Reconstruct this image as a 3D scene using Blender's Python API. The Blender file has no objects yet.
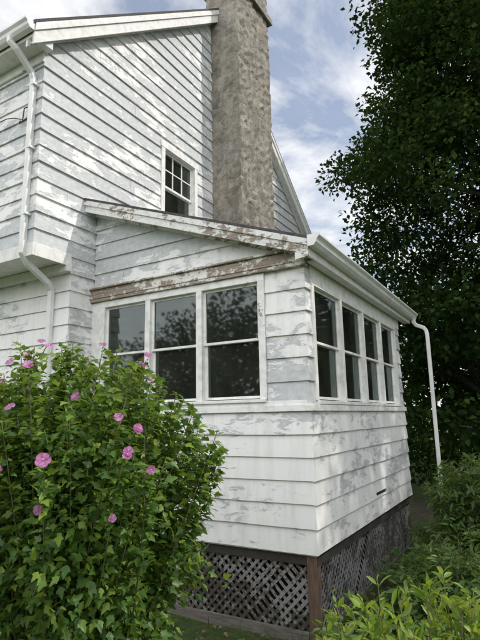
import bpy, math, random
import numpy as np
from mathutils import Vector, Matrix
random.seed(7); rng=np.random.default_rng(11)
scn=bpy.context.scene
scn.view_settings.view_transform='Standard'; scn.view_settings.look='None'; scn.view_settings.exposure=0

# ---------------------------------------------------------------- materials
def newmat(name):
    m=bpy.data.materials.new(name); m.use_nodes=True
    nt=m.node_tree; nt.nodes.clear()
    out=nt.nodes.new('ShaderNodeOutputMaterial')
    return m,nt,out
class N:
    def __init__(s,nt): s.nt=nt
    def n(s,t,**k):
        x=s.nt.nodes.new(t)
        for a,b in k.items(): setattr(x,a,b)
        return x
    def l(s,a,b): s.nt.links.new(a,b)
    def coord(s,scale=(1,1,1),loc=(0,0,0)):
        t=s.n('ShaderNodeTexCoord'); mp=s.n('ShaderNodeMapping'); s.l(t.outputs['Object'],mp.inputs[0])
        mp.inputs['Scale'].default_value=scale; mp.inputs['Location'].default_value=loc
        return mp.outputs[0]
    def noise(s,vec,scale,detail=5,rough=.6,dist=0):
        x=s.n('ShaderNodeTexNoise'); s.l(vec,x.inputs['Vector']); x.inputs['Scale'].default_value=scale
        x.inputs['Detail'].default_value=detail; x.inputs['Roughness'].default_value=rough; x.inputs['Distortion'].default_value=dist
        return x.outputs['Fac']
    def ramp(s,fac,stops,interp='LINEAR'):
        r=s.n('ShaderNodeValToRGB'); s.l(fac,r.inputs[0]); r.color_ramp.interpolation=interp
        e=r.color_ramp.elements
        while len(e)<len(stops): e.new(.5)
        for i,(p,c) in enumerate(stops):
            e[i].position=p; e[i].color=(c[0],c[1],c[2],1) if not isinstance(c,(int,float)) else (c,c,c,1)
        return r.outputs[0]
    def mix(s,f,a,b):
        m=s.n('ShaderNodeMix',data_type='RGBA')
        for inp,v in ((m.inputs[0],f),(m.inputs[6],a),(m.inputs[7],b)):
            if hasattr(v,'is_linked'): s.l(v,inp)
            elif isinstance(v,(int,float)): inp.default_value=v
            else: inp.default_value=(v[0],v[1],v[2],1)
        return m.outputs[2]
    def math(s,op,a,b=0):
        m=s.n('ShaderNodeMath',operation=op)
        for inp,v in ((m.inputs[0],a),(m.inputs[1],b)):
            if hasattr(v,'is_linked'): s.l(v,inp)
            else: inp.default_value=v
        return m.outputs[0]
    def pbr(s,out,col,rough=.6,bump=None,bs=.3,bd=.01,spec=.5):
        p=s.n('ShaderNodeBsdfPrincipled')
        if hasattr(col,'is_linked'): s.l(col,p.inputs['Base Color'])
        else: p.inputs['Base Color'].default_value=(*col,1)
        if hasattr(rough,'is_linked'): s.l(rough,p.inputs['Roughness'])
        else: p.inputs['Roughness'].default_value=rough
        p.inputs['Specular IOR Level'].default_value=spec
        if bump is not None:
            b=s.n('ShaderNodeBump'); s.l(bump,b.inputs['Height']); b.inputs['Strength'].default_value=bs; b.inputs['Distance'].default_value=bd
            s.l(b.outputs[0],p.inputs['Normal'])
        s.l(p.outputs[0],out.inputs[0]); return p

def mat_siding(name,amount=0.0,white=(.84,.835,.825)):
    m,nt,out=newmat(name); k=N(nt)
    c=k.coord(scale=(1,1,2.6))
    c2=k.coord(scale=(1,1,2.0),loc=(3.1,7.7,1.3))
    big=k.noise(c2,1.0,3,.5)
    fine=k.noise(c,4.6,11,.72,.5)
    s=k.math('ADD',k.math('MULTIPLY',big,.50),k.math('MULTIPLY',fine,.66))
    t=.645-amount
    peel=k.ramp(s,[(t,0),(t+.008,1)])
    tone=k.noise(k.coord(scale=(1,1,1.5)),14,5,.7)
    grey=k.mix(k.ramp(tone,[(.35,0),(.65,1)]),(.45,.475,.49),(.60,.615,.62))
    dirt=k.noise(k.coord(scale=(6,6,.6)),2.2,5,.6)
    w=k.mix(k.ramp(dirt,[(.45,0),(.8,1)]),white,(.68,.67,.64))
    w=k.mix(k.ramp(k.noise(k.coord(),.7,3),[(.35,0),(.7,.5)]),w,(.72,.73,.735))
    half=k.ramp(s,[(t-.035,0),(t-.028,1)])
    w=k.mix(k.math('MULTIPLY',half,.55),w,(.70,.715,.72))
    chip=k.ramp(k.noise(k.coord(scale=(1,1,2.5),loc=(9,2,4)),15,8,.75),[(.655,0),(.67,1)])
    col=k.mix(peel,w,grey); col=k.mix(chip,col,(.36,.32,.27))
    h=k.math('SUBTRACT',k.math('MULTIPLY',tone,.25),k.math('MULTIPLY',peel,.5))
    k.pbr(out,col,.62,h,.7,.005,.35)
    return m
M_siding=mat_siding('weathered_siding_paint',.075)
M_siding_hi=mat_siding('weathered_gable_paint',.095)
M_siding_clean=mat_siding('siding_paint_lower',.008,(.85,.845,.835))

def mat_trim(name,base=(.78,.78,.76),amt=.0,along=(1,1,1)):
    m,nt,out=newmat(name); k=N(nt)
    c=k.coord(scale=along)
    f=k.noise(c,7,9,.75,.4); b=k.noise(k.coord(loc=(5,1,2)),.8,2)
    s=k.math('ADD',k.math('MULTIPLY',f,.7),k.math('MULTIPLY',b,.5))
    t=.72-amt
    peel=k.ramp(s,[(t,0),(t+.015,1)])
    g=k.noise(k.coord(scale=(along[0]*.5,along[1]*.5,14)),5,6,.7)
    wood=k.ramp(g,[(.3,(.15,.115,.09)),(.5,(.29,.235,.19)),(.7,(.43,.395,.35))])
    d=k.noise(k.coord(loc=(1,8,3)),11,5)
    w=k.mix(k.ramp(d,[(.45,0),(.75,1)]),base,(.60,.59,.56))
    col=k.mix(peel,w,wood)
    k.pbr(out,col,.6,k.math('SUBTRACT',k.math('MULTIPLY',g,.3),peel),.5,.004,.35)
    return m
M_trim=mat_trim('white_trim_paint',amt=-.01)
M_rake=mat_trim('peeling_rake_paint',amt=.115,along=(1.2,1,2.0))
M_lintel=mat_trim('bare_weathered_lintel',base=(.74,.72,.68),amt=.125,along=(1.3,1,1.8))
M_frame=mat_trim('window_frame_paint',base=(.83,.83,.81),amt=-.05)
def simple(name,col,rough=.5,var=.15,scale=8,metal=0,bump=.2,coordscale=(1,1,1)):
    m,nt,out=newmat(name); k=N(nt)
    n=k.noise(k.coord(scale=coordscale),scale,6,.65)
    a=[max(0,c*(1-var)) for c in col]; b=[min(1,c*(1+var)) for c in col]
    p=k.pbr(out,k.ramp(n,[(.3,a),(.7,b)]),rough,n,bump,.004)
    p.inputs['Metallic'].default_value=metal
    return m
M_gutter=simple('white_aluminium_gutter',(.76,.76,.75),.38,.12,6)
M_roof=simple('asphalt_roof_shingles',(.07,.068,.07),.9,.4,30)
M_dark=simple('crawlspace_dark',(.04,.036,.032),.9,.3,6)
M_interior=simple('interior_panelling',(.12,.10,.075),.7,.3,5,coordscale=(6,6,.5))
M_post=simple('bare_wood_post',(.12,.075,.055),.85,.5,9,coordscale=(5,5,.7))
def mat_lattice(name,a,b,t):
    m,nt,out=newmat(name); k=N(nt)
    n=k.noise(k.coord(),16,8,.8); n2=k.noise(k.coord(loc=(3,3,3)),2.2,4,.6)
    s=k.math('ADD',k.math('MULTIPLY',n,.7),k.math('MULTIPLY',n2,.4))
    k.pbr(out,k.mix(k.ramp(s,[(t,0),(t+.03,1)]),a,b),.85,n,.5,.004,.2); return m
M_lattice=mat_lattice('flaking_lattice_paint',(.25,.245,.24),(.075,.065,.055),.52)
M_lattice_side=mat_lattice('flaking_lattice_paint_grey',(.22,.225,.225),(.085,.08,.075),.54)
M_bark=simple('tree_bark',(.06,.05,.04),.9,.4,7,coordscale=(4,4,.6),bump=.8)
M_stem=simple('green_brown_stem',(.10,.10,.045),.8,.3,9)
M_wire=simple('black_cable',(.03,.03,.03),.5,.1)

def mat_glass():
    m,nt,out=newmat('window_glass'); k=N(nt)
    tr=k.n('ShaderNodeBsdfTransparent'); tr.inputs[0].default_value=(.52,.56,.52,1)
    gl=k.n('ShaderNodeBsdfGlossy'); gl.inputs['Roughness'].default_value=.03; gl.inputs['Color'].default_value=(.80,.88,.90,1)
    nn=k.noise(k.coord(),1.1,1,.5)
    b=k.n('ShaderNodeBump'); k.l(nn,b.inputs['Height']); b.inputs['Strength'].default_value=.05; b.inputs['Distance'].default_value=.05
    k.l(b.outputs[0],gl.inputs['Normal'])
    df=k.n('ShaderNodeBsdfDiffuse'); df.inputs[0].default_value=(.12,.135,.105,1)
    lw=k.n('ShaderNodeLayerWeight'); lw.inputs[0].default_value=.22
    f=k.math('ADD',k.math('MULTIPLY',lw.outputs['Fresnel'],.7),.06)
    dust=k.ramp(k.noise(k.coord(scale=(1,1,.5)),3,6,.6),[(.35,.08),(.8,.28)])
    m0=k.n('ShaderNodeMixShader'); k.l(dust,m0.inputs[0]); k.l(tr.outputs[0],m0.inputs[1]); k.l(df.outputs[0],m0.inputs[2])
    m1=k.n('ShaderNodeMixShader'); k.l(f,m1.inputs[0]); k.l(m0.outputs[0],m1.inputs[1]); k.l(gl.outputs[0],m1.inputs[2])
    k.l(m1.outputs[0],out.inputs[0]); return m
M_glass=mat_glass()

def mat_stone():
    m,nt,out=newmat('chimney_fieldstone'); k=N(nt)
    c=k.coord(scale=(1,1,1.2))
    wn=k.n('ShaderNodeTexNoise'); k.l(c,wn.inputs['Vector']); wn.inputs['Scale'].default_value=4; wn.inputs['Detail'].default_value=5
    va=k.n('ShaderNodeVectorMath',operation='MULTIPLY_ADD'); k.l(wn.outputs['Color'],va.inputs[0]); va.inputs[1].default_value=(.5,.5,.5); k.l(c,va.inputs[2])
    v=k.n('ShaderNodeTexVoronoi'); k.l(va.outputs[0],v.inputs['Vector']); v.inputs['Scale'].default_value=3.3
    e=k.n('ShaderNodeTexVoronoi',feature='DISTANCE_TO_EDGE'); k.l(va.outputs[0],e.inputs['Vector']); e.inputs['Scale'].default_value=3.3
    hs=k.n('ShaderNodeSeparateColor'); k.l(v.outputs['Color'],hs.inputs[0])
    st=k.ramp(hs.outputs[0],[(0,(.18,.165,.14)),(.35,(.27,.24,.195)),(.65,(.22,.21,.19)),(1,(.34,.30,.24))])
    gr=k.noise(k.coord(),8,9,.78)
    st=k.mix(k.ramp(gr,[(.38,.6),(.6,0)]),st,(.11,.10,.09))
    smear=k.ramp(k.noise(k.coord(scale=(1.3,1.3,.6),loc=(2,2,2)),3.6,9,.75),[(.46,0),(.56,1)])
    mcol=k.mix(k.ramp(gr,[(.3,0),(.7,1)]),(.26,.245,.21),(.44,.405,.35))
    mort=k.ramp(e.outputs['Distance'],[(.02,1),(.06,0)])
    f=k.math('MAXIMUM',k.math('MULTIPLY',mort,.45),k.math('MULTIPLY',smear,.78))
    col=k.mix(f,st,mcol)
    streak=k.noise(k.coord(scale=(5,5,.35),loc=(1,1,7)),2,5,.6)
    col=k.mix(k.ramp(streak,[(.50,0),(.72,.5)]),col,(.14,.13,.12))
    h=k.math('ADD',k.math('MULTIPLY',k.ramp(e.outputs['Distance'],[(0,0),(.16,1)]),.6),k.math('MULTIPLY',gr,.7))
    k.pbr(out,col,.92,h,.55,.022,.2); return m
M_stone=mat_stone()

def mat_leaf(name,dark,mid,light,trans=.35,rough=.45,spec=.4,cheap=False):
    m,nt,out=newmat(name); k=N(nt)
    g=k.n('ShaderNodeNewGeometry')
    col=k.ramp(g.outputs['Random Per Island'],[(0,dark),(.55,mid),(1,light)])
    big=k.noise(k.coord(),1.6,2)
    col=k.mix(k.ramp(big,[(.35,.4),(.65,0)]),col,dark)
    if cheap:
        p=k.n('ShaderNodeBsdfDiffuse'); k.l(col,p.inputs['Color'])
    else:
        p=k.n('ShaderNodeBsdfPrincipled'); k.l(col,p.inputs['Base Color']); p.inputs['Roughness'].default_value=rough; p.inputs['Specular IOR Level'].default_value=spec
    t=k.n('ShaderNodeBsdfTranslucent')
    tc=k.mix(.5,col,(light[0]*1.3,light[1]*1.25,light[2]*.6)); k.l(tc,t.inputs[0])
    mx=k.n('ShaderNodeMixShader'); mx.inputs[0].default_value=trans
    k.l(p.outputs[0],mx.inputs[1]); k.l(t.outputs[0],mx.inputs[2]); k.l(mx.outputs[0],out.inputs[0]); return m
M_hib=mat_leaf('hibiscus_leaf',(.035,.085,.02),(.09,.19,.035),(.27,.38,.06),.42,.42)
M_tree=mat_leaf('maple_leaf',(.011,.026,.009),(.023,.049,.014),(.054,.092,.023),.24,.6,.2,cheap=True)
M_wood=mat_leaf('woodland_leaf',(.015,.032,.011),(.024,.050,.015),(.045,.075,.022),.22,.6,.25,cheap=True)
M_shrub=mat_leaf('shrub_leaf',(.05,.11,.03),(.11,.20,.05),(.22,.31,.075),.38,.45)
M_front=mat_leaf('bright_leaf',(.10,.20,.03),(.20,.32,.045),(.38,.45,.08),.45,.4)
M_grass=mat_leaf('grass_blades',(.04,.08,.02),(.07,.12,.03),(.14,.16,.06),.3,.6,cheap=True)
M_petal=mat_leaf('hibiscus_petal',(.42,.12,.36),(.55,.20,.48),(.70,.36,.62),.4,.5)
M_petal_c=simple('hibiscus_flower_centre',(.75,.68,.45),.6,.1)

m,nt,out=newmat('ground_soil_and_grass'); k=N(nt)
n1=k.noise(k.coord(),.8,6,.65); n2=k.noise(k.coord(),14,8,.75)
soil=k.ramp(n2,[(.3,(.045,.036,.026)),(.7,(.11,.09,.065))]); gr=k.ramp(n2,[(.3,(.03,.055,.015)),(.7,(.09,.13,.04))])
k.pbr(out,k.mix(k.ramp(n1,[(.38,0),(.48,1)]),soil,gr),.95,n2,.8,.03,.2); M_ground=m

# ---------------------------------------------------------------- mesh helpers
class MB:
    def __init__(s): s.v=[]; s.f=[]
    def quad(s,*p):
        i=len(s.v); s.v+= [tuple(q) for q in p]; s.f.append(tuple(range(i,i+len(p))))
    def box(s,x0,x1,y0,y1,z0,z1):
        i=len(s.v)
        s.v+=[(x0,y0,z0),(x1,y0,z0),(x1,y1,z0),(x0,y1,z0),(x0,y0,z1),(x1,y0,z1),(x1,y1,z1),(x0,y1,z1)]
        s.f+=[tuple(i+j for j in f) for f in ((0,3,2,1),(4,5,6,7),(0,1,5,4),(1,2,6,5),(2,3,7,6),(3,0,4,7))]
    def prism(s,poly,ext):
        n=len(poly); i=len(s.v); e=Vector(ext)
        s.v+=[tuple(p) for p in poly]+[tuple(Vector(p)+e) for p in poly]
        s.f.append(tuple(range(i+n-1,i-1,-1))); s.f.append(tuple(range(i+n,i+2*n)))
        for j in range(n):
            s.f.append((i+j,i+(j+1)%n,i+n+(j+1)%n,i+n+j))
    def tube(s,pts,rad,n=8,caps=True,sq=None):
        pts=[Vector(p) for p in pts]; base=len(s.v)
        prev=None
        for a,p in enumerate(pts):
            d=(pts[min(a+1,len(pts)-1)]-pts[max(a-1,0)]).normalized()
            if prev is None:
                r=d.cross(Vector((0,0,1)))
                if r.length<.05: r=d.cross(Vector((1,0,0)))
                r.normalize()
            else:
                r=(prev-d*prev.dot(d)).normalized()
            prev=r; w=d.cross(r)
            for j in range(n):
                t=2*math.pi*(j+.5)/n
                rr=rad[a] if not isinstance(rad,(int,float)) else rad
                if sq: q=p+r*(math.copysign(abs(math.cos(t))**.35,math.cos(t))*sq[0])+w*(math.copysign(abs(math.sin(t))**.35,math.sin(t))*sq[1])
                else: q=p+r*math.cos(t)*rr+w*math.sin(t)*rr
                s.v.append(tuple(q))
        for a in range(len(pts)-1):
            for j in range(n):
                s.f.append((base+a*n+j,base+a*n+(j+1)%n,base+(a+1)*n+(j+1)%n,base+(a+1)*n+j))
        if caps:
            s.f.append(tuple(base+j for j in range(n))[::-1]); e=base+(len(pts)-1)*n
            s.f.append(tuple(e+j for j in range(n)))
    def obj(s,name,mat,parent=None,bevel=0,smooth=False):
        me=bpy.data.meshes.new(name); me.from_pydata(s.v,[],s.f); me.materials.append(mat); me.update()
        import bmesh
        bm=bmesh.new(); bm.from_mesh(me); bmesh.ops.recalc_face_normals(bm,faces=bm.faces); bm.to_mesh(me); bm.free()
        if smooth:
            for p in me.polygons: p.use_smooth=True
        o=bpy.data.objects.new(name,me); scn.collection.objects.link(o)
        if parent: o.parent=parent
        if bevel:
            b=o.modifiers.new('bevel','BEVEL'); b.width=bevel; b.segments=2; b.limit_method='ANGLE'
        return o
def empty(name,loc=(0,0,0)):
    e=bpy.data.objects.new(name,None); e.location=loc; scn.collection.objects.link(e); return e

# ---------------------------------------------------------------- siding
def siding(mb,plane,c,z0,z1,e,lo,hi,kinks=(),holes=(),mlo=False,mhi=False,out=.020,start=None,joint=2.6):
    def P(u,z,o): return (u,c-o,z) if plane=='y' else (c+o,u,z)
    zc=z0 if start is None else start
    while zc<z1-1e-4:
        ze=zc+e; a=max(zc,z0); b=min(ze,z1)
        cuts=sorted(set([a,b]+[q for q in kinks if a<q<b]+[h for H in holes for h in H[2:4] if a<h<b]))
        jo=random.uniform(0,joint)
        def off(z): return .004+out*(1-(z-zc)/e)
        for za,zb in zip(cuts[:-1],cuts[1:]):
            segs=[[lo(za),hi(za),lo(zb),hi(zb),True,True]]
            zm=(za+zb)/2
            for H in holes:
                if H[2]<zm<H[3]:
                    ns=[]
                    for s in segs:
                        if s[0]<H[0]: ns.append([s[0],min(s[1],H[0]),s[2],min(s[3],H[0]),s[4],False])
                        if s[1]>H[1]: ns.append([max(s[0],H[1]),s[1],max(s[2],H[1]),s[3],False,s[5]])
                    segs=ns
            for s in segs:
                L=s[1]-s[0]
                if L<=0.01: continue
                js=[]
                u=math.floor(s[0]/joint)*joint+jo-joint
                while u<s[1]:
                    if s[0]+.25<u<s[1]-.25 and s[2]+.25<u<s[3]-.25: js.append(u)
                    u+=joint
                bounds=[(s[0],s[2])]+[(j,j) for j in js]+[(s[1],s[3])]
                for i in range(len(bounds)-1):
                    (ab,at),(bb,bt)=bounds[i],bounds[i+1]
                    w=random.uniform(-.002,.002); dz=random.uniform(-.004,.003) if za==zc else 0
                    ob=off(za)+w; ot=off(zb)+w
                    g=.0014
                    ab2=ab+(g if i>0 else 0); at2=at+(g if i>0 else 0); bb2=bb-(g if i<len(bounds)-2 else 0); bt2=bt-(g if i<len(bounds)-2 else 0)
                    if i==0 and mlo and s[4]: ab2-=ob; at2-=ot
                    if i==len(bounds)-2 and mhi and s[5]: bb2+=ob; bt2+=ot
                    A,B,C,D=P(ab2,za+dz,ob),P(bb2,za+dz,ob),P(bt2,zb,ot),P(at2,zb,ot)
                    ns=max(1,int((bb2-ab2)/.35)); dzs=[dz+random.uniform(-.003,.003) if za==zc else dz for _ in range(ns+1)]
                    bot=[P(ab2+(bb2-ab2)*q/ns,za+dzs[q],ob) for q in range(ns+1)]
                    bot0=[P(ab2+(bb2-ab2)*q/ns,za+dzs[q],-.004) for q in range(ns+1)]
                    mb.quad(*(bot+[C,D]))
                    for q in range(ns): mb.quad(bot0[q],bot0[q+1],bot[q+1],bot[q])
                    C0,D0=P(bt2,zb,-.004),P(at2,zb,-.004)
                    mb.quad(A,D,D0,P(ab2,za,-.004)); mb.quad(B,P(bb2,za,-.004),C0,C)
        zc=ze

def window(fr,gl,plane,c,u0,u1,z0,z1,fw=.035,mid=.5,rec=.03,grid=None):
    def bx(mb,ua,ub,za,zb,d0,d1):
        if plane=='y': mb.box(ua,ub,c+d0,c+d1,za,zb)
        else: mb.box(c-d1,c-d0,ua,ub,za,zb)
    zm=z0+(z1-z0)*mid
    for wi,(za,zb,d) in enumerate(((zm-.012,z1,rec),(z0,zm+.012,rec+.028))):
        bx(fr,u0,u0+fw,za,zb,d,d+.025); bx(fr,u1-fw,u1,za,zb,d,d+.025)
        bx(fr,u0+fw,u1-fw,za,za+fw*.9,d+.001,d+.024); bx(fr,u0+fw,u1-fw,zb-fw*.9,zb,d+.001,d+.024)
        bx(gl,u0+fw,u1-fw,za+fw*.9,zb-fw*.9,d+.012,d+.015)
        if grid and wi==0:
            nx,nz=grid; g=.009
            for i in range(1,nx):
                u=u0+fw+(u1-u0-2*fw)*i/nx; bx(fr,u-g,u+g,za+fw*.9,zb-fw*.9,d+.004,d+.022)
            for i in range(1,nz):
                z=za+fw*.9+(zb-za-1.8*fw)*i/nz; bx(fr,u0+fw,u1-fw,z-g,z+g,d+.005,d+.021)

# ---------------------------------------------------------------- HOUSE
house=empty('white_clapboard_house')
HX=-2.79; G=-.70
Y0,Y1=-.88,6.55; EZ=5.66; PY=(Y0+Y1)/2; SL=.83; PZ=EZ+SL*(PY-Y0)
SY=-.36
mb=MB()
win=(1.27,2.15,4.12,5.32)
def glo(z): return SY if z<3.05 else (Y0 if z<=EZ else Y0+(z-EZ)/SL)
def ghi(z): return Y1 if z<=EZ else Y1-(z-EZ)/SL
siding(mb,'x',HX,3.05,EZ,.20,lambda z:Y0,lambda z:Y1,holes=[win],mlo=True,start=3.05)
k0=3.05+.2*math.floor((EZ-3.05)/.2+1e-6)
siding(mb,'x',HX,EZ,PZ-.02,.20,glo,ghi,mlo=True,start=k0)
mb.obj('gable_siding',M_siding_hi,house)
mb=MB(); siding(mb,'x',HX,G+.3,3.05,.20,lambda z:SY,lambda z:-.0,mlo=True,start=-.35)
siding(mb,'x',HX,G+.3,3.05,.20,lambda z:3.66,lambda z:Y1,start=-.35)
mb.obj('ground_floor_side_siding',M_siding,house)
mb=MB(); siding(mb,'y',Y0,3.05,EZ,.20,lambda z:-10,lambda z:HX,mhi=True)
mb.obj('upper_front_siding',M_siding,house)
mb=MB(); siding(mb,'y',SY,G+.3,3.05,.20,lambda z:-10,lambda z:HX,mhi=True,start=-.35)
mb.obj('lower_front_siding',M_siding_clean,house)
mb=MB()
ci=.006
def prismx(mb,poly,x0,x1): mb.prism([(x0,y,z) for y,z in poly],(x1-x0,0,0))
prismx(mb,[(SY+ci,G),(Y1-ci,G),(Y1-ci,3.05),(SY+ci,3.05)],-10,HX-ci)
prismx(mb,[(Y0+ci,3.052),(win[0],3.052),(win[0],EZ),(Y0+ci,EZ)],-10,HX-ci)
prismx(mb,[(win[1],3.052),(Y1-ci,3.052),(Y1-ci,EZ),(win[1],EZ)],-10,HX-ci)
prismx(mb,[(win[0],3.052),(win[1],3.052),(win[1],win[2]),(win[0],win[2])],-10,HX-ci)
prismx(mb,[(win[0],win[3]),(win[1],win[3]),(win[1],EZ),(win[0],EZ)],-10,HX-ci)
prismx(mb,[(Y0+ci,EZ+.001),(Y1-ci,EZ+.001),(PY,PZ-.01)],-10,HX-ci)
mb.obj('wall_core',M_trim,house)
mb=MB(); mb.box(HX-1.2,HX-1.15,win[0],win[1],win[2],win[3]); mb.obj('upstairs_interior',M_dark,house)
mb=MB(); mb.box(-10,HX+.0,SY+.03,Y1-.03,G-.3,G+.32); mb.obj('house_foundation',simple('foundation_concrete',(.3,.29,.27),.9,.2),house)
mb=MB()
mb.box(-10,HX+.028,Y0-.030,Y0-.001,2.93,3.075)
mb.box(HX+.001,HX+.028,Y0,SY-.02,2.93,3.075)
mb.box(-10,HX,Y0+.001,SY-.002,2.97,3.04)
mb.box(-10,HX+.05,SY-.09,SY-.026,2.86,2.965)
mb.obj('overhang_trim',M_trim,house,.004)
fr=MB(); gl=MB()
window(fr,gl,'x',HX+.0,win[0]+.05,win[1]-.05,win[2]+.05,win[3]-.05,.04,.46,.03,(3,2))
f2=MB(); a,b,c_,d=win
f2.box(HX-.10,HX+.036,a-.03,a+.05,c_-.0,d+.0); f2.box(HX-.10,HX+.036,b-.05,b+.03,c_,d)
f2.box(HX-.10,HX+.040,a-.05,b+.05,d-.05,d+.05); f2.box(HX-.10,HX+.07,a-.05,b+.05,c_-.03,c_+.05)
fr.obj('gable_window_sash',M_frame,house); gl.obj('gable_window_glass',M_glass,house); f2.obj('gable_window_casing',M_frame,house,.004)
mb=MB(); RX=HX+.17
def roofslab(mb,t0,t1,over,x1):
    for sgn in (1,-1):
        ye=(Y0-over) if sgn==1 else (Y1+over)
        zE=EZ-SL*over
        mb.prism([(x1,ye,zE+t0),(x1,PY,PZ+t0),(x1,PY,PZ+t1),(x1,ye,zE+t1)],(-10-x1,0,0))
roofslab(mb,.13,.17,.30,RX+.02); mb.obj('roof_shingles',M_roof,house)
mb=MB(); roofslab(mb,.02,.127,.27,RX); mb.obj('roof_deck',M_trim,house)
mb=MB()
for (t0,t1,xa,xb) in ((-.13,.125,RX-.03,RX+.002),(.03,.124,RX+.003,RX+.022),(-.12,-.04,HX+.026,HX+.06)):
    for sgn in (1,-1):
        ye=(Y0-.28) if sgn==1 else (Y1+.28); zE=EZ-SL*.28
        mb.prism([(xa,ye,zE+t0),(xa,PY,PZ+t0),(xa,PY,PZ+t1),(xa,ye,zE+t1)],(xb-xa,0,0))
mb.obj('rake_boards',M_trim,house)
mb=MB()
for sgn in (1,-1):
    ye=(Y0-.25) if sgn==1 else (Y1+.25); zE=EZ-SL*.25
    mb.prism([(HX+.02,ye,zE-.10),(HX+.02,PY,PZ-.10),(HX+.02,PY,PZ-.085),(HX+.02,ye,zE-.085)],(.13,0,0))
mb.obj('rake_soffit',M_trim,house)
mb=MB()
mb.prism([(-10,Y0-.27,EZ-.25),(-10,Y0+.0,EZ-.25),(-10,Y0,EZ-.02),(-10,Y0-.27,EZ-.14)],(10+RX-.035,0,0))
mb.box(-10,HX+.03,Y0-.05,Y0-.022,EZ-.37,EZ-.252)
mb.obj('eave_box',M_trim,house,.004)
def gutter(mb,axis,p0,p1,c,ztop,sgn,drop=0):
    prof=[(0,0),(0,-.105),(.06,-.105),(.085,-.075),(.095,-.045),(.12,-.02),(.12,0),(.112,0),(.112,-.016),(.088,-.04),(.078,-.07),(.056,-.098),(.008,-.098),(.008,0)]
    L=[];R=[]
    for o,z in prof:
        if axis=='x': L.append((p0,c+sgn*o,ztop+z)); R.append((p1,c+sgn*o,ztop+z-drop))
        else: L.append((c+sgn*o,p0,ztop+z)); R.append((c+sgn*o,p1,ztop+z-drop))
    i=len(mb.v); n=len(prof); mb.v+=L+R
    for j in range(n): mb.f.append((i+j,i+(j+1)%n,i+n+(j+1)%n,i+n+j))
    for pp,s2,dz in ((p0,1,0),(p1,-1,drop)):
        out=[(0,0),(0,-.105),(.06,-.105),(.085,-.075),(.095,-.045),(.12,-.02),(.12,0)]
        if axis=='x': mb.prism([(pp,c+sgn*o,ztop+z-dz) for o,z in out],(.004*s2*-1,0,0))
        else: mb.prism([(c+sgn*o,pp,ztop+z-dz) for o,z in out],(0,.004*s2*-1,0))
mb=MB(); gutter(mb,'x',-10,RX+.0,Y0-.285,EZ-.10,-1); gutter(mb,'x',-10,RX,Y1+.285,EZ-.10,1)
mb.obj('main_gutter',M_gutter,house)
mb=MB(); dy=Y0-.055; X=-2.90
mb.tube([(X-.05,Y0-.35,EZ-.19),(X-.05,Y0-.35,EZ-.25),(X-.01,Y0-.29,EZ-.32),(X,dy-.03,EZ-.50),(X,dy,EZ-.58),(X,dy,3.05),(X-.005,dy,2.98),(X-.03,dy+.09,2.88),(X-.12,SY-.12,2.74),(X-.14,SY-.06,2.66),(X-.14,SY-.06,G+.1)],.03,12,sq=(.036,.030))
for z in (5.0,4.2,3.4): mb.box(X-.06,X+.06,dy-.038,dy+.03,z,z+.025)
mb.obj('left_downspout',M_gutter,house,smooth=False)
mb=MB(); pts=[]
for i in range(14):
    t=i/13; pts.append((-3.05-t*1.6,Y0-.05-.10*math.sin(t*3.1),4.62-.05*t+.10*math.sin(t*9)*(1-t)))
mb.tube(pts,.006,6); mb.tube([(-3.03,Y0-.02,4.8),(-3.03,Y0-.06,4.76),(-3.05,Y0-.06,4.6)],.008,6)
mb.tube([(-3.12,Y0-.04,4.64),(-3.05,Y0-.10,4.55),(-2.98,Y0-.05,4.62)],.008,6)
mb.obj('service_cable',M_wire,house)

# chimney
mb=MB()
cx0,cx1,cy0,cy1=HX-.1,-2.18,2.66,3.90
zs=np.arange(G,9.95,.09)
def ring(z):
    r=[]
    nx,ny=7,13
    for i in range(nx): r.append((cx0+(cx1-cx0)*i/nx,cy0))
    for i in range(ny): r.append((cx1,cy0+(cy1-cy0)*i/ny))
    for i in range(nx): r.append((cx1-(cx1-cx0)*i/nx,cy1))
    for i in range(ny): r.append((cx0,cy1-(cy1-cy0)*i/ny))
    return r
R=None
for z in zs:
    r=ring(z)
    for x,y in r: mb.v.append((x+rng.normal(0,.010),y+rng.normal(0,.010),z+rng.normal(0,.008)))
    R=len(r)
for a in range(len(zs)-1):
    for j in range(R): mb.f.append((a*R+j,a*R+(j+1)%R,(a+1)*R+(j+1)%R,(a+1)*R+j))
mb.f.append(tuple((len(zs)-1)*R+j for j in range(R)))
mb.box(cx0-.06,cx1+.07,cy0-.07,cy1+.07,9.14,9.26); mb.box(cx0-.05,cx1+.05,cy0-.05,cy1+.05,9.93,10.05)
mb.obj('stone_chimney',M_stone,house)

# ---------------------------------------------------------------- SUNROOM
D=3.66
mb=MB(); siding(mb,'y',0,0,1.20,.20,lambda z:HX+.02,lambda z:0,mhi=True)
siding(mb,'x',0,0,1.20,.20,lambda z:0,lambda z:D,mlo=True,holes=[(1.82,2.28,.225,.262)])
mb.obj('sunroom_lower_siding',M_siding_clean,house)
mb=MB(); mb.box(-.0055,.002,1.80,2.30,.222,.265); mb.obj('sunroom_vent_slot',M_wire,house)
mb=MB()
siding(mb,'y',.012,1.262,2.56,.217,lambda z:-.42,lambda z:-.012,mhi=True)
siding(mb,'x',-.012,1.262,2.56,.217,lambda z:.012,lambda z:.13,mlo=True)
siding(mb,'x',-.012,1.262,2.50,.217,lambda z:3.41,lambda z:D)
mb.obj('sunroom_pier_siding',M_siding,house)
RS=.375; RZ=3.84
def rz(x): return RZ-RS*(x-HX)
mb=MB(); siding(mb,'y',.012,2.725,3.72,.19,lambda z:HX+.02,lambda z:min(-.012,HX+(RZ-.11-z)/RS),start=2.725)
mb.obj('sunroom_gable_siding',M_siding_hi,house)
mb=MB()
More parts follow.
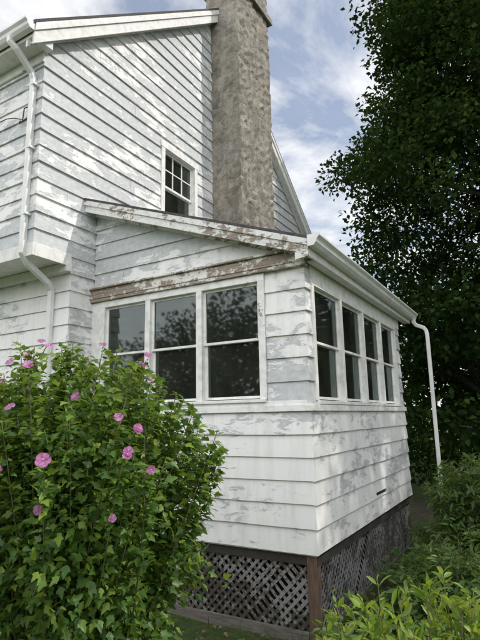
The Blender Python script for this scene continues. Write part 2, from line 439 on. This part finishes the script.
mb.box(HX,-.006,.006,.12,-.02,1.19)
mb.box(-.12,-.006,.125,D-.006,-.02,1.19)
mb.box(-.41,-.02,.02,.12,1.19,2.55); mb.box(-.12,-.02,.122,.135,1.19,2.55); mb.box(-.12,-.02,3.42,D-.01,1.19,2.5)
mb.prism([(HX,.02,2.56),(-.02,.02,2.56),(-.02,.02,rz(0)-.12),(HX,.02,RZ-.12)],(0,.1,0))
mb.box(-.12,-.016,.125,D-.01,2.50,2.70)
mb.box(HX,-.13,D-.12,D-.006,-.02,2.6)
mb.obj('sunroom_wall_core',M_trim,house)
mb=MB()
mb.quad((HX+.01,.13,0),(HX+.01,D-.13,0),(HX+.01,D-.13,2.9),(HX+.01,.13,2.9))
mb.box(HX+.012,-.13,D-.14,D-.122,0,2.6)
mb.box(HX,-.13,.13,D-.13,-.03,-.005); mb.box(HX+.01,-.13,.125,D-.13,2.62,2.64)
mb.box(HX+.012,-.13,.122,.128,.0,1.19)
mb.obj('sunroom_interior',M_interior,house)
mb=MB()
for i in range(24):
    u=-2.62+.012*i; a_=.012*math.sin(i*1.4); u2=u+.012; b_=.012*math.sin((i+1)*1.4)
    mb.quad((u,.22+a_,1.25),(u2,.22+b_,1.25),(u2,.22+b_,2.45),(u,.22+a_,2.45))
mb.obj('sunroom_curtain',simple('cream_curtain',(.32,.30,.25),.9,.1),house)
mb=MB()
mb.box(HX+.03,.034,-.036,.10,1.203,1.262)
mb.box(-.10,.034,.102,D+.02,1.203,1.262)
mb.box(HX+.02,-.02,-.020,.012,1.262,1.30)
mb.box(HX+.03,-.43,-.045,.10,1.295,1.325)
mb.box(-.10,.040,.15,3.40,1.265,1.30)
mb.obj('sunroom_sill',M_frame,house,.004)
fr=MB(); gl=MB(); cs=MB()
xs=[-2.60,-1.90,-1.20,-.46]; zt,zb=2.505,1.325
for i in range(3): window(fr,gl,'y',-.0,xs[i]+.035,xs[i+1]-.035,zb+.01,zt-.03,.028,.5,.02)
for x in xs:
    w=.034
    cs.box(x-w-.002,x+w+.002,-.022,.09,zb,zt-.028)
cs.box(xs[0]-.036,xs[-1]+.036,-.024,.09,zt-.03,zt+.045)
cs.box(HX+.0,xs[0]-.038,-.018,.09,1.30,zt+.045)
ys=[.16,.96,1.76,2.56,3.37]; zt2=2.43
for i in range(4): window(fr,gl,'x',0,ys[i]+.03,ys[i+1]-.03,zb-.01,zt2-.03,.028,.5,.02)
for y in ys: cs.box(-.09,.018,y-.031,y+.031,1.301,zt2-.028)
cs.box(-.09,.020,ys[0]-.034,ys[-1]+.034,zt2-.03,zt2+.02)
cs.box(-.09,.014,ys[0]-.03,D,zt2+.021,2.60)
fr.obj('sunroom_window_sashes',M_frame,house,.002); gl.obj('sunroom_window_glass',M_glass,house); cs.obj('sunroom_window_casings',M_frame,house,.003)
mb=MB(); mb.box(HX-.0,.030,-.055,.02,2.553,2.70); mb.box(HX,.045,-.085,-.0,2.702,2.722)
mb.box(HX,.0,-.065,-.056,2.59,2.612)
mb.obj('sunroom_lintel',M_lintel,house,.004)
RE=.13; RYF=-.20; RYB=D+.32
mb=MB(); mb.prism([(HX,RYF-.02,RZ-.005),(RE+.03,RYF-.02,rz(RE+.03)-.005),(RE+.03,RYF-.02,rz(RE+.03)+.02),(HX,RYF-.02,RZ+.02)],(0,RYB-RYF+.04,0))
mb.obj('sunroom_roof_shingles',M_roof,house)
mb=MB(); mb.prism([(HX,RYF+.03,RZ-.10),(RE,RYF+.03,rz(RE)-.10),(RE,RYF+.03,rz(RE)-.006),(HX,RYF+.03,RZ-.006)],(0,RYB-RYF-.03,0))
mb.box(.03,RE,-.0,RYB-.02,2.585,2.60)
mb.box(RE-.02,RE+.002,RYF+.02,RYB,2.58,rz(RE)-.012)
mb.obj('sunroom_roof_deck',M_trim,house)
mb=MB()
for (ya,yb,t0,t1) in ((RYF,RYF+.028,-.155,-.008),(RYF-.016,RYF-.001,-.07,-.008),(-.035,.01,-.16,-.102)):
    mb.prism([(HX,ya,RZ+t0),(RE,ya,rz(RE)+t0),(RE,ya,rz(RE)+t1),(HX,ya,RZ+t1)],(0,yb-ya,0))
mb.prism([(.0,RYF+.001,2.56),(RE,RYF+.001,2.58),(RE,RYF+.001,rz(RE)-.156),(.0,RYF+.001,rz(0)-.156)],(0,.026,0))
mb.obj('sunroom_rake_board',M_rake,house)
mb=MB(); gutter(mb,'y',RYF-.02,RYB+.05,RE+.005,2.765,1,.03)
mb.obj('sunroom_gutter',M_gutter,house)
mb=MB(); gx=RE+.06; gy=RYB-.02
mb.tube([(gx,gy,2.66),(gx,gy,2.60),(gx+.03,gy+.01,2.55),(.33,gy+.05,2.50),(.36,gy+.06,2.45),(.37,gy+.06,2.38),(.37,gy+.06,G+.2),(.40,gy,G+.12),(.55,gy-.2,G+.08)],.03,12,sq=(.034,.030))
mb.obj('right_downspout',M_gutter,house)

def lattice(mb,plane,c,u0,u1,z0,z1,w=.028,pitch=.092,th=.006):
    H=z1-z0
    for s,dep in ((1,0),(-1,th+.001)):
        u=u0-H
        while u<u1+H:
            hw=w*.7071*random.uniform(.85,1.1); sk=random.uniform(-.012,.012)
            poly=[(u-hw,z0),(u+hw,z0),(u+hw+H+sk,z1),(u-hw+H+sk,z1)] if s==1 else [(u-hw+H,z0),(u+hw+H,z0),(u+hw+sk,z1),(u-hw+sk,z1)]
            for lim,keep in ((u0,lambda q:q[0]>=u0-1e-9),(u1,lambda q:q[0]<=u1+1e-9)):
                o=[]
                for i in range(len(poly)):
                    a,b=poly[i],poly[(i+1)%len(poly)]
                    if keep(a): o.append(a)
                    if keep(a)!=keep(b):
                        t=(lim-a[0])/(b[0]-a[0]); o.append((lim,a[1]+t*(b[1]-a[1])))
                poly=o
                if len(poly)<3: break
            if len(poly)>=3 and random.random()>.03:
                jj=random.uniform(0,.0015)
                if plane=='y': mb.prism([(p[0],c+dep+jj,p[1]) for p in poly],(0,th-.002,0))
                else: mb.prism([(c-dep-jj,p[0],p[1]) for p in poly],(-th+.002,0,0))
            u+=pitch*random.uniform(.93,1.07)
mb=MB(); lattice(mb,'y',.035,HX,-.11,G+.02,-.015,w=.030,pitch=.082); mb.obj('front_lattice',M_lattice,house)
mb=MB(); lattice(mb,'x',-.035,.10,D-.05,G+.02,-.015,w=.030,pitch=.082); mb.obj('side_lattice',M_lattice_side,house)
mb=MB(); mb.box(-.105,-.012,.012,.095,G-.1,-.012); mb.box(-.10,-.03,D-.09,D-.01,G-.1,-.02); mb.obj('corner_post',M_post,house,.006)
mb=MB(); mb.box(HX,-.11,.012,.034,G-.05,G+.075); mb.box(-.033,-.012,.10,D-.1,G-.05,G+.06); mb.obj('skirt_board',simple('grey_skirt_board',(.15,.135,.12),.9,.5,9,coordscale=(.6,.6,6)),house,.004)
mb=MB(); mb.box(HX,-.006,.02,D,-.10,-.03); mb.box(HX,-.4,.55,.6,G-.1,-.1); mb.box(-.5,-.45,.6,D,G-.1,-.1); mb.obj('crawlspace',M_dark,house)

# ---------------------------------------------------------------- GROUND
mb=MB()
xs_=np.concatenate([np.linspace(-260,-12,8),np.linspace(-10,12,60),np.linspace(14,260,8)])
ys_=np.concatenate([np.linspace(-260,-12,8),np.linspace(-10,14,60),np.linspace(16,260,8)])
for y in ys_:
    for x in xs_:
        z=G+ (.03*math.sin(x*1.7+y)*math.cos(y*1.3)+rng.normal(0,.008) if abs(x)<14 and abs(y)<16 else 0)
        mb.v.append((x,y,z))
nx=len(xs_)
for j in range(len(ys_)-1):
    for i in range(nx-1): mb.f.append((j*nx+i,j*nx+i+1,(j+1)*nx+i+1,(j+1)*nx+i))
mb.obj('ground',M_ground,smooth=True)

# ---------------------------------------------------------------- leaves
T_small=(np.array([(0,0,0),(.45,.34,.08),(1,0,-.08),(.45,-.34,.08)]),[(0,1,2),(0,2,3)])
T_hib=(np.array([(0,0,0),(.22,.25,.06),(.48,.36,.05),(.52,.20,.03),(.78,.13,-.02),(1,0,-.14),(.5,0,-.02),(.22,-.25,.06),(.48,-.36,.05),(.52,-.20,.03),(.78,-.13,-.02)]),
       [(0,1,2,3,6),(6,3,4,5),(0,6,9,8,7),(6,5,10,9)])
T_long=(np.array([(0,0,0),(.25,.13,.04),(.55,.17,.03),(.8,.10,-.03),(1,0,-.16),(.55,0,-.02),(.25,-.13,.04),(.55,-.17,.03),(.8,-.10,-.03)]),
       [(0,1,2,5),(5,2,3,4),(0,5,7,6),(5,4,8,7)])
T_blade=(np.array([(0,-.03,0),(0,.03,0),(.55,.022,.0),(1,0,-.12),(.55,-.022,0)]),[(0,1,2,4),(4,2,3)])
def norm(a): return a/np.maximum(np.linalg.norm(a,axis=1,keepdims=True),1e-9)
def leafmesh(name,pos,L,Nn,size,T,mat,parent=None):
    L=norm(L); W=norm(np.cross(Nn,L)); Z=np.cross(L,W)
    tv,tf=T; k=len(tv); n=len(pos)
    V=pos[:,None,:]+size[:,None,None]*(tv[None,:,0:1]*L[:,None,:]+tv[None,:,1:2]*W[:,None,:]+tv[None,:,2:3]*Z[:,None,:])
    V=V.reshape(-1,3)
    me=bpy.data.meshes.new(name)
    loops=np.concatenate([np.array(f) for f in tf]); cnt=np.array([len(f) for f in tf])
    li=(loops[None,:]+(np.arange(n)*k)[:,None]).reshape(-1)
    tot=np.tile(cnt,n); st=np.concatenate([[0],np.cumsum(tot)[:-1]])
    me.vertices.add(len(V)); me.vertices.foreach_set('co',V.reshape(-1).astype(np.float32))
    me.loops.add(len(li)); me.loops.foreach_set('vertex_index',li.astype(np.int32))
    me.polygons.add(len(tot)); me.polygons.foreach_set('loop_start',st.astype(np.int32)); me.polygons.foreach_set('loop_total',tot.astype(np.int32))
    me.materials.append(mat); me.update(calc_edges=True); me.validate()
    o=bpy.data.objects.new(name,me); scn.collection.objects.link(o)
    if parent: o.parent=parent
    return o
def rnd(n): return rng.normal(0,1,(n,3))

def crown_tree(name,loc,H,z0,rad,nclump,nleaf,leafsize,mat,prof=None,clump=(.45,.9),inner=.25):
    root=empty(name,loc)
    mb=MB()
    tr=[(0,0,-.2)]
    for i in range(1,9):
        t=i/8; tr.append((.25*math.sin(t*3)*t,.2*math.cos(t*4)*t,H*.85*t))
    mb.tube(tr,[.30*(1-.85*i/8)+.03 for i in range(9)],12)
    C=[]
    while len(C)<nclump:
        t=rng.random()**.85
        z=z0+(H-z0)*t
        R=rad*prof(t)
        a=rng.random()*2*math.pi; r=R*math.sqrt(rng.uniform(inner,1))*(1+.16*math.sin(3*a+z*1.1))
        C.append((r*math.cos(a),r*math.sin(a),z))
    C=np.array(C)
    for i in range(0,nclump,max(1,nclump//46)):
        c=C[i]; zb=max(.8,c[2]-rng.uniform(.8,2.2)); s=min(zb/(H*.85),.98); r0=.10*(1-s)+.02
        b=Vector((.25*math.sin(s*3)*s,.2*math.cos(s*4)*s,zb))
        e=Vector(c); mid=b.lerp(e,.5)+Vector((0,0,.25))
        mb.tube([b,mid,e],[r0,r0*.6,.012],6)
    mb.obj(name+'_trunk',M_bark,root,smooth=True)
    P=[];O=[]
    for c in C:
        r=rng.uniform(*clump); m_=int(nleaf*r*r/(.45))
        d=norm(rnd(m_)); q=rng.random(m_)[:,None]**.45
        p=c+d*q*r*np.array([1.15,1.15,.72]); P.append(p); O.append(d)
    P=np.concatenate(P); O=np.concatenate(O); n=len(P)
    Nn=norm(O*.6+np.array([0,0,.8])+rnd(n)*.5); L=norm(O+rnd(n)*.8+np.array([0,0,-.3]))
    leafmesh(name+'_leaves',P,L,Nn,rng.uniform(.7,1.25,n)*leafsize,T_small,mat,root)
    return root,n
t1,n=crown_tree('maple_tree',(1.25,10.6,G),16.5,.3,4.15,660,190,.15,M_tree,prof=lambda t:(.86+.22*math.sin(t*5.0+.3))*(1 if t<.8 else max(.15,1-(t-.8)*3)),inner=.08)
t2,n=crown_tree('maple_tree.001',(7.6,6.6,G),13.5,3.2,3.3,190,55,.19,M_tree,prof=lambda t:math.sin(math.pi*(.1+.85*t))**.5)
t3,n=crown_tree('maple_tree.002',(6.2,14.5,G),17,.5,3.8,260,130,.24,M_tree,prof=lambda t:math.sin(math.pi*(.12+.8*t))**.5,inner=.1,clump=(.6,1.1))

P=[];O=[]
def woods(cx,cy,R,H,m_):
    d=norm(rnd(m_)); q=rng.random(m_)[:,None]**.3
    bump=1+.25*np.sin(d[:,0:1]*7+cx)+.2*np.sin(d[:,2:3]*9+cy)
    p=np.array([cx,cy,G+H*.5])+d*q*bump*np.array([R,R,H*.52]); p[:,2]=np.maximum(p[:,2],G+.05)
    P.append(p); O.append(d)
for i in range(10): woods(-1+i*2.4,19+rng.uniform(-2,3)-max(0,(-1+i*2.4-8))*.5,2.7,rng.uniform(5,8),2300)
for i in range(6): woods(19+rng.uniform(-1,2),8-i*5,3,rng.uniform(5,8),1200)
for i in range(17): woods(12-i*3.2,-27+rng.uniform(-3,2),3.0,rng.uniform(6.5,11.5),2800)
P=np.concatenate(P);O=np.concatenate(O);n=len(P)
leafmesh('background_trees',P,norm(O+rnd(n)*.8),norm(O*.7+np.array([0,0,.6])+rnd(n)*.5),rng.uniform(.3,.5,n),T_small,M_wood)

LEAFPOS={}
def bush(name,loc,shoots,leafT,leafsize,mat,spread,height,hmin,per,leafstart=.25,droop=.3,wob=.12,up=.5,fill=0,fillr=None,tipup=0,stem=.008,mid=.75,zmin=.12):
    root=empty(name,loc); mb=MB(); P=[];L=[];Nn=[]
    for s in range(shoots):
        a=rng.random()*2*math.pi; r=math.sqrt(rng.random())
        ex=spread[0]*r*math.cos(a); ey=spread[1]*r*math.sin(a)
        ez=hmin+(height-hmin)*(1-.55*r*r)*rng.uniform(.72,1.06)
        b=np.array([ex*.18,ey*.18,0.]); e=np.array([ex,ey,ez])
        c=np.array([ex*mid,ey*mid,ez*.45])+rng.normal(0,wob,3)
        ts=np.linspace(0,1,10)[:,None]
        pts=(1-ts)**2*b+2*ts*(1-ts)*c+ts**2*e
        mb.tube([tuple(p) for p in pts],[stem*(1-.8*i/9)+.0012 for i in range(10)],5)
        m_=int(per*rng.uniform(.8,1.2)*np.linalg.norm(e-b))
        tt=(leafstart+(1-leafstart)*rng.random(m_)**.8)[:,None]
        p=(1-tt)**2*b+2*tt*(1-tt)*c+tt**2*e; tan=norm(2*(1-tt)*(c-b)+2*tt*(e-c))
        side=rnd(m_); side=norm(side-(side*tan).sum(1,keepdims=True)*tan)
        twig=rng.uniform(.0,1,(m_,1))**1.3*(.16 if fill else .05)*(1.15-tt)
        p=p+side*twig
        l=norm(side*1.0+tan*(.5+tipup)+np.array([0,0,-droop])+rnd(m_)*.3)
        P.append(p);L.append(l);Nn.append(norm(np.array([0,0,up])+side*.35+tan*.5+rnd(m_)*.45))
    if fill:
        d=norm(rnd(fill)); q=rng.random(fill)[:,None]**.30
        bm=1+.15*np.sin(d[:,0:1]*9+1)+.13*np.sin(d[:,2:3]*11+d[:,1:2]*6)+.06*np.sin(d[:,0:1]*23+d[:,2:3]*19)
        p=d*q*bm*np.array(fillr[0])+np.array(fillr[1]); p=p[p[:,2]>zmin+rng.random(len(p))*.25]
        m_=len(p); o=norm(p-np.array(fillr[1]))
        P.append(p);L.append(norm(o*.7+rnd(m_)*.8+np.array([0,0,-droop])));Nn.append(norm(o*.5+np.array([0,0,up+.2])+rnd(m_)*.55))
    P=np.concatenate(P);L=np.concatenate(L);Nn=np.concatenate(Nn);n=len(P)
    LEAFPOS[name]=P
    mb.obj(name+'_stems',M_stem,root,smooth=True)
    leafmesh(name+'_leaves',P,L,Nn,rng.uniform(.5,1.3,n)*leafsize,leafT,mat,root)
    return root
HB=(-.74,-2.05,G)
hb=bush('hibiscus_bush',HB,170,T_hib,.054,M_hib,(1.0,.75),2.38,1.15,115,.22,.35,up=.35,fill=18000,fillr=((.79,.66,.95),(-.05,0,1.17)),stem=.006,mid=.6,zmin=.25)
def flower(mbp,mbc,p,d,s):
    d=Vector(d).normalized(); r=d.orthogonal().normalized(); w=d.cross(r); c0=Vector(p)
    for i in range(5):
        a=i*2*math.pi/5+random.uniform(-.15,.15); ro=random.uniform(.8,1.05)*s; tw=.06 if i%2 else 0
        ex=(r*math.cos(a)+w*math.sin(a)); ey=(r*-math.sin(a)+w*math.cos(a))
        pt=lambda u,v,h:c0+ex*u*ro+ey*v*ro+d*(h+tw)*ro
        i0=len(mbp.v); j=lambda:random.uniform(-.05,.05)
        mbp.v+=[tuple(x) for x in (pt(.03,0,0),pt(.40,.36,.26),pt(.78,.52,.34+j()),pt(.98,.26,.28+j()),pt(1.02,-.08,.33+j()),pt(.92,-.36,.30+j()),pt(.70,-.50,.42+j()),pt(.38,-.34,.28),pt(.58,0,.20))]
        mbp.f+=[(i0,i0+1,i0+8),(i0+1,i0+2,i0+3,i0+8),(i0+8,i0+3,i0+4),(i0+8,i0+4,i0+5),(i0+8,i0+5,i0+6,i0+7),(i0,i0+8,i0+7)]
    mbc.tube([c0,c0+d*s*.75],[s*.10,s*.06],6)
mbp=MB();mbc=MB()
FL=[(-.207,-2.669,.995,.036),(-.26,-2.69,.99,.026),(.144,-2.463,1.068,.024),(.144,-2.463,.97,.024),(.30,-2.372,1.16,.026),(.28,-2.34,.916,.022),(.219,-2.419,1.216,.022),
    (-.61,-2.267,1.60,.030),(-.807,-2.382,1.53,.034),(-.88,-2.425,1.52,.028),(-.714,-2.328,1.66,.028),(-.211,-2.034,1.53,.028),(-.259,-2.062,1.44,.032),(-.674,-2.40,1.44,.034),(-.457,-2.30,1.37,.030),
    (-.95,-2.5,1.40,.030),(-.35,-2.6,.72,.024),(-.40,-2.2,1.62,.024),(-.10,-2.1,1.36,.022),(-.55,-2.65,1.25,.028),(-.75,-2.6,1.33,.026),(-.05,-2.55,1.22,.024),(-.5,-2.7,.9,.022),(.05,-2.5,.7,.02)]
LP=LEAFPOS['hibiscus_bush']
for x,y,z,s in FL:
    q=np.array([x-HB[0],y-HB[1],z-HB[2]])
    i_=np.argmin(((LP-q)**2).sum(1)); lp=LP[i_]
    o=q-np.array([0,0,1.1]); o=o/np.linalg.norm(o)
    pos=lp+o*.035
    d=o+np.array([.35,-.55,.25])+rng.normal(0,.35,3)
    flower(mbp,mbc,tuple(pos),tuple(d),s)
mbp.obj('hibiscus_petals',M_petal,hb); mbc.obj('hibiscus_stamens',M_petal_c,hb)

bush('garden_shrub',(1.10,3.15,G),80,T_long,.095,M_shrub,(.85,.9),1.38,.65,60,.2,.3,fill=5200,fillr=((.74,.8,.60),(0,0,.56)))
bush('garden_shrub.001',(2.0,2.3,G),75,T_long,.095,M_shrub,(.9,.8),1.58,.75,60,.2,.3,fill=4800,fillr=((.82,.75,.70),(0,0,.64)))
bush('garden_shrub.002',(1.25,.95,G),60,T_long,.08,M_shrub,(.85,.95),.80,.35,70,.1,.2,fill=4500,fillr=((.78,.95,.36),(0,0,.28)))
bush('dogwood_shrub',(1.42,-1.95,G),58,T_long,.066,M_front,(.66,.42),1.24,.66,64,.25,.05,.07,.6,tipup=.5,stem=.005)
n=5200; gx_=rng.uniform(.10,1.4,n); gy_=rng.uniform(-1.1,4.4,n)
hh=.16+.12*np.sin(gx_*6+1)*np.cos(gy_*4)+.08*np.sin(gy_*11)
p=np.column_stack([gx_,gy_,G+np.maximum(.02,hh*rng.random(n)**.5*1.3)])
leafmesh('ground_cover_plants',p,norm(rnd(n)*np.array([1,1,.35])+np.array([0,0,.1])),norm(np.array([0,0,1.])+rnd(n)*.4),rng.uniform(.05,.12,n),T_long,M_shrub)
n=16000
p=np.column_stack([rng.uniform(-4,5,n),rng.uniform(-4.6,7,n),np.full(n,G)])
keep=~((p[:,0]<.0)&(p[:,1]>-.02)); keep&=(np.sin(p[:,0]*2.1+1)*np.cos(p[:,1]*1.7)+rng.normal(0,.4,n))>-.1
p=p[keep]; n=len(p)
leafmesh('grass',p,norm(np.array([0,0,1.])+rnd(n)*.45),norm(rnd(n)),rng.uniform(.06,.17,n),T_blade,M_grass)
n=2500; p=np.column_stack([rng.uniform(-3,4,n),rng.uniform(-4,0,n),np.full(n,G+.02)])
leafmesh('leaf_litter',p,norm(rnd(n)*np.array([1,1,.2])),norm(np.array([0,0,1.])+rnd(n)*.3),rng.uniform(.02,.06,n),T_small,simple('dry_leaf',(.20,.13,.08),.9,.4,5))

# ---------------------------------------------------------------- light
EL=math.radians(50); sx,sy=.88,.47
sd=Vector((sx*math.cos(EL),sy*math.cos(EL),math.sin(EL))).normalized()
L=bpy.data.lights.new('sun','SUN'); L.energy=3.0; L.angle=math.radians(.7); L.color=(1,.95,.88)
so=bpy.data.objects.new('sun',L); scn.collection.objects.link(so); so.rotation_euler=sd.to_track_quat('Z','Y').to_euler(); so.location=(10,10,20)
w=bpy.data.worlds.new('World'); scn.world=w; w.use_nodes=True; nt=w.node_tree; nt.nodes.clear(); k=N(nt)
sky=k.n('ShaderNodeTexSky',sky_type='NISHITA'); sky.sun_disc=False; sky.sun_elevation=EL; sky.sun_rotation=math.atan2(sx,sy)
sky.air_density=1.0; sky.dust_density=1.8; sky.ozone_density=1.2
tc=k.n('ShaderNodeTexCoord'); sp=k.n('ShaderNodeSeparateXYZ'); k.l(tc.outputs['Generated'],sp.inputs[0])
zz=k.math('MAXIMUM',sp.outputs[2],.06); zz=k.math('ADD',zz,.12)
cb=k.n('ShaderNodeCombineXYZ'); k.l(k.math('DIVIDE',sp.outputs[0],zz),cb.inputs[0]); k.l(k.math('DIVIDE',sp.outputs[1],zz),cb.inputs[1])
c1=k.noise(cb.outputs[0],1.7,9,.60,.5)
c1=k.math('ADD',c1,k.math('MULTIPLY',k.math('MAXIMUM',k.math('MULTIPLY',sp.outputs[1],-1),-.05),.30))  # extra cloud added behind the camera, out of view, to lift the shaded front
cf=k.ramp(c1,[(.42,.20),(.59,1)])
tone=k.noise(cb.outputs[0],3.5,6,.6)
cc=k.ramp(tone,[(.3,(5.9,6.05,6.3)),(.7,(8.4,8.35,8.2))])
bright=k.math('ADD',k.math('MULTIPLY',k.math('MAXIMUM',k.math('MULTIPLY',sp.outputs[1],-1),0),1.6),1.0)  # unseen clouds on that side made brighter, as added fill for the front wall
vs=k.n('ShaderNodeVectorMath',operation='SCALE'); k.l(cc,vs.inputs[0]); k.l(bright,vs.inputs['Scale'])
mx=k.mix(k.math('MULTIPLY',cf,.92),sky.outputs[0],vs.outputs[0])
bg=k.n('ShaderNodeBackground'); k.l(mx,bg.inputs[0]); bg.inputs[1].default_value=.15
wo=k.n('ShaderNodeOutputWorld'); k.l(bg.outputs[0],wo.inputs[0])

# ---------------------------------------------------------------- camera
p_=math.radians(11); kr=.02
r=Vector((.8634,.5045,0)); v=Vector((-.5045,.8634,0))
fw=v*math.cos(p_)+Vector((0,0,math.sin(p_))); upv=-v*math.sin(p_)+Vector((0,0,math.cos(p_)))
Rr=(r-kr*upv).normalized(); Uu=(upv+kr*r).normalized()
M=Matrix((Rr,Uu,-fw)).transposed().to_4x4(); M.translation=Vector((1.765,-4.238,1.16))
cam=bpy.data.cameras.new('camera'); co=bpy.data.objects.new('camera',cam); scn.collection.objects.link(co)
co.matrix_world=M; cam.sensor_fit='VERTICAL'; cam.sensor_height=36; cam.lens=36*500/640; cam.clip_start=.05; cam.clip_end=1000
scn.camera=co
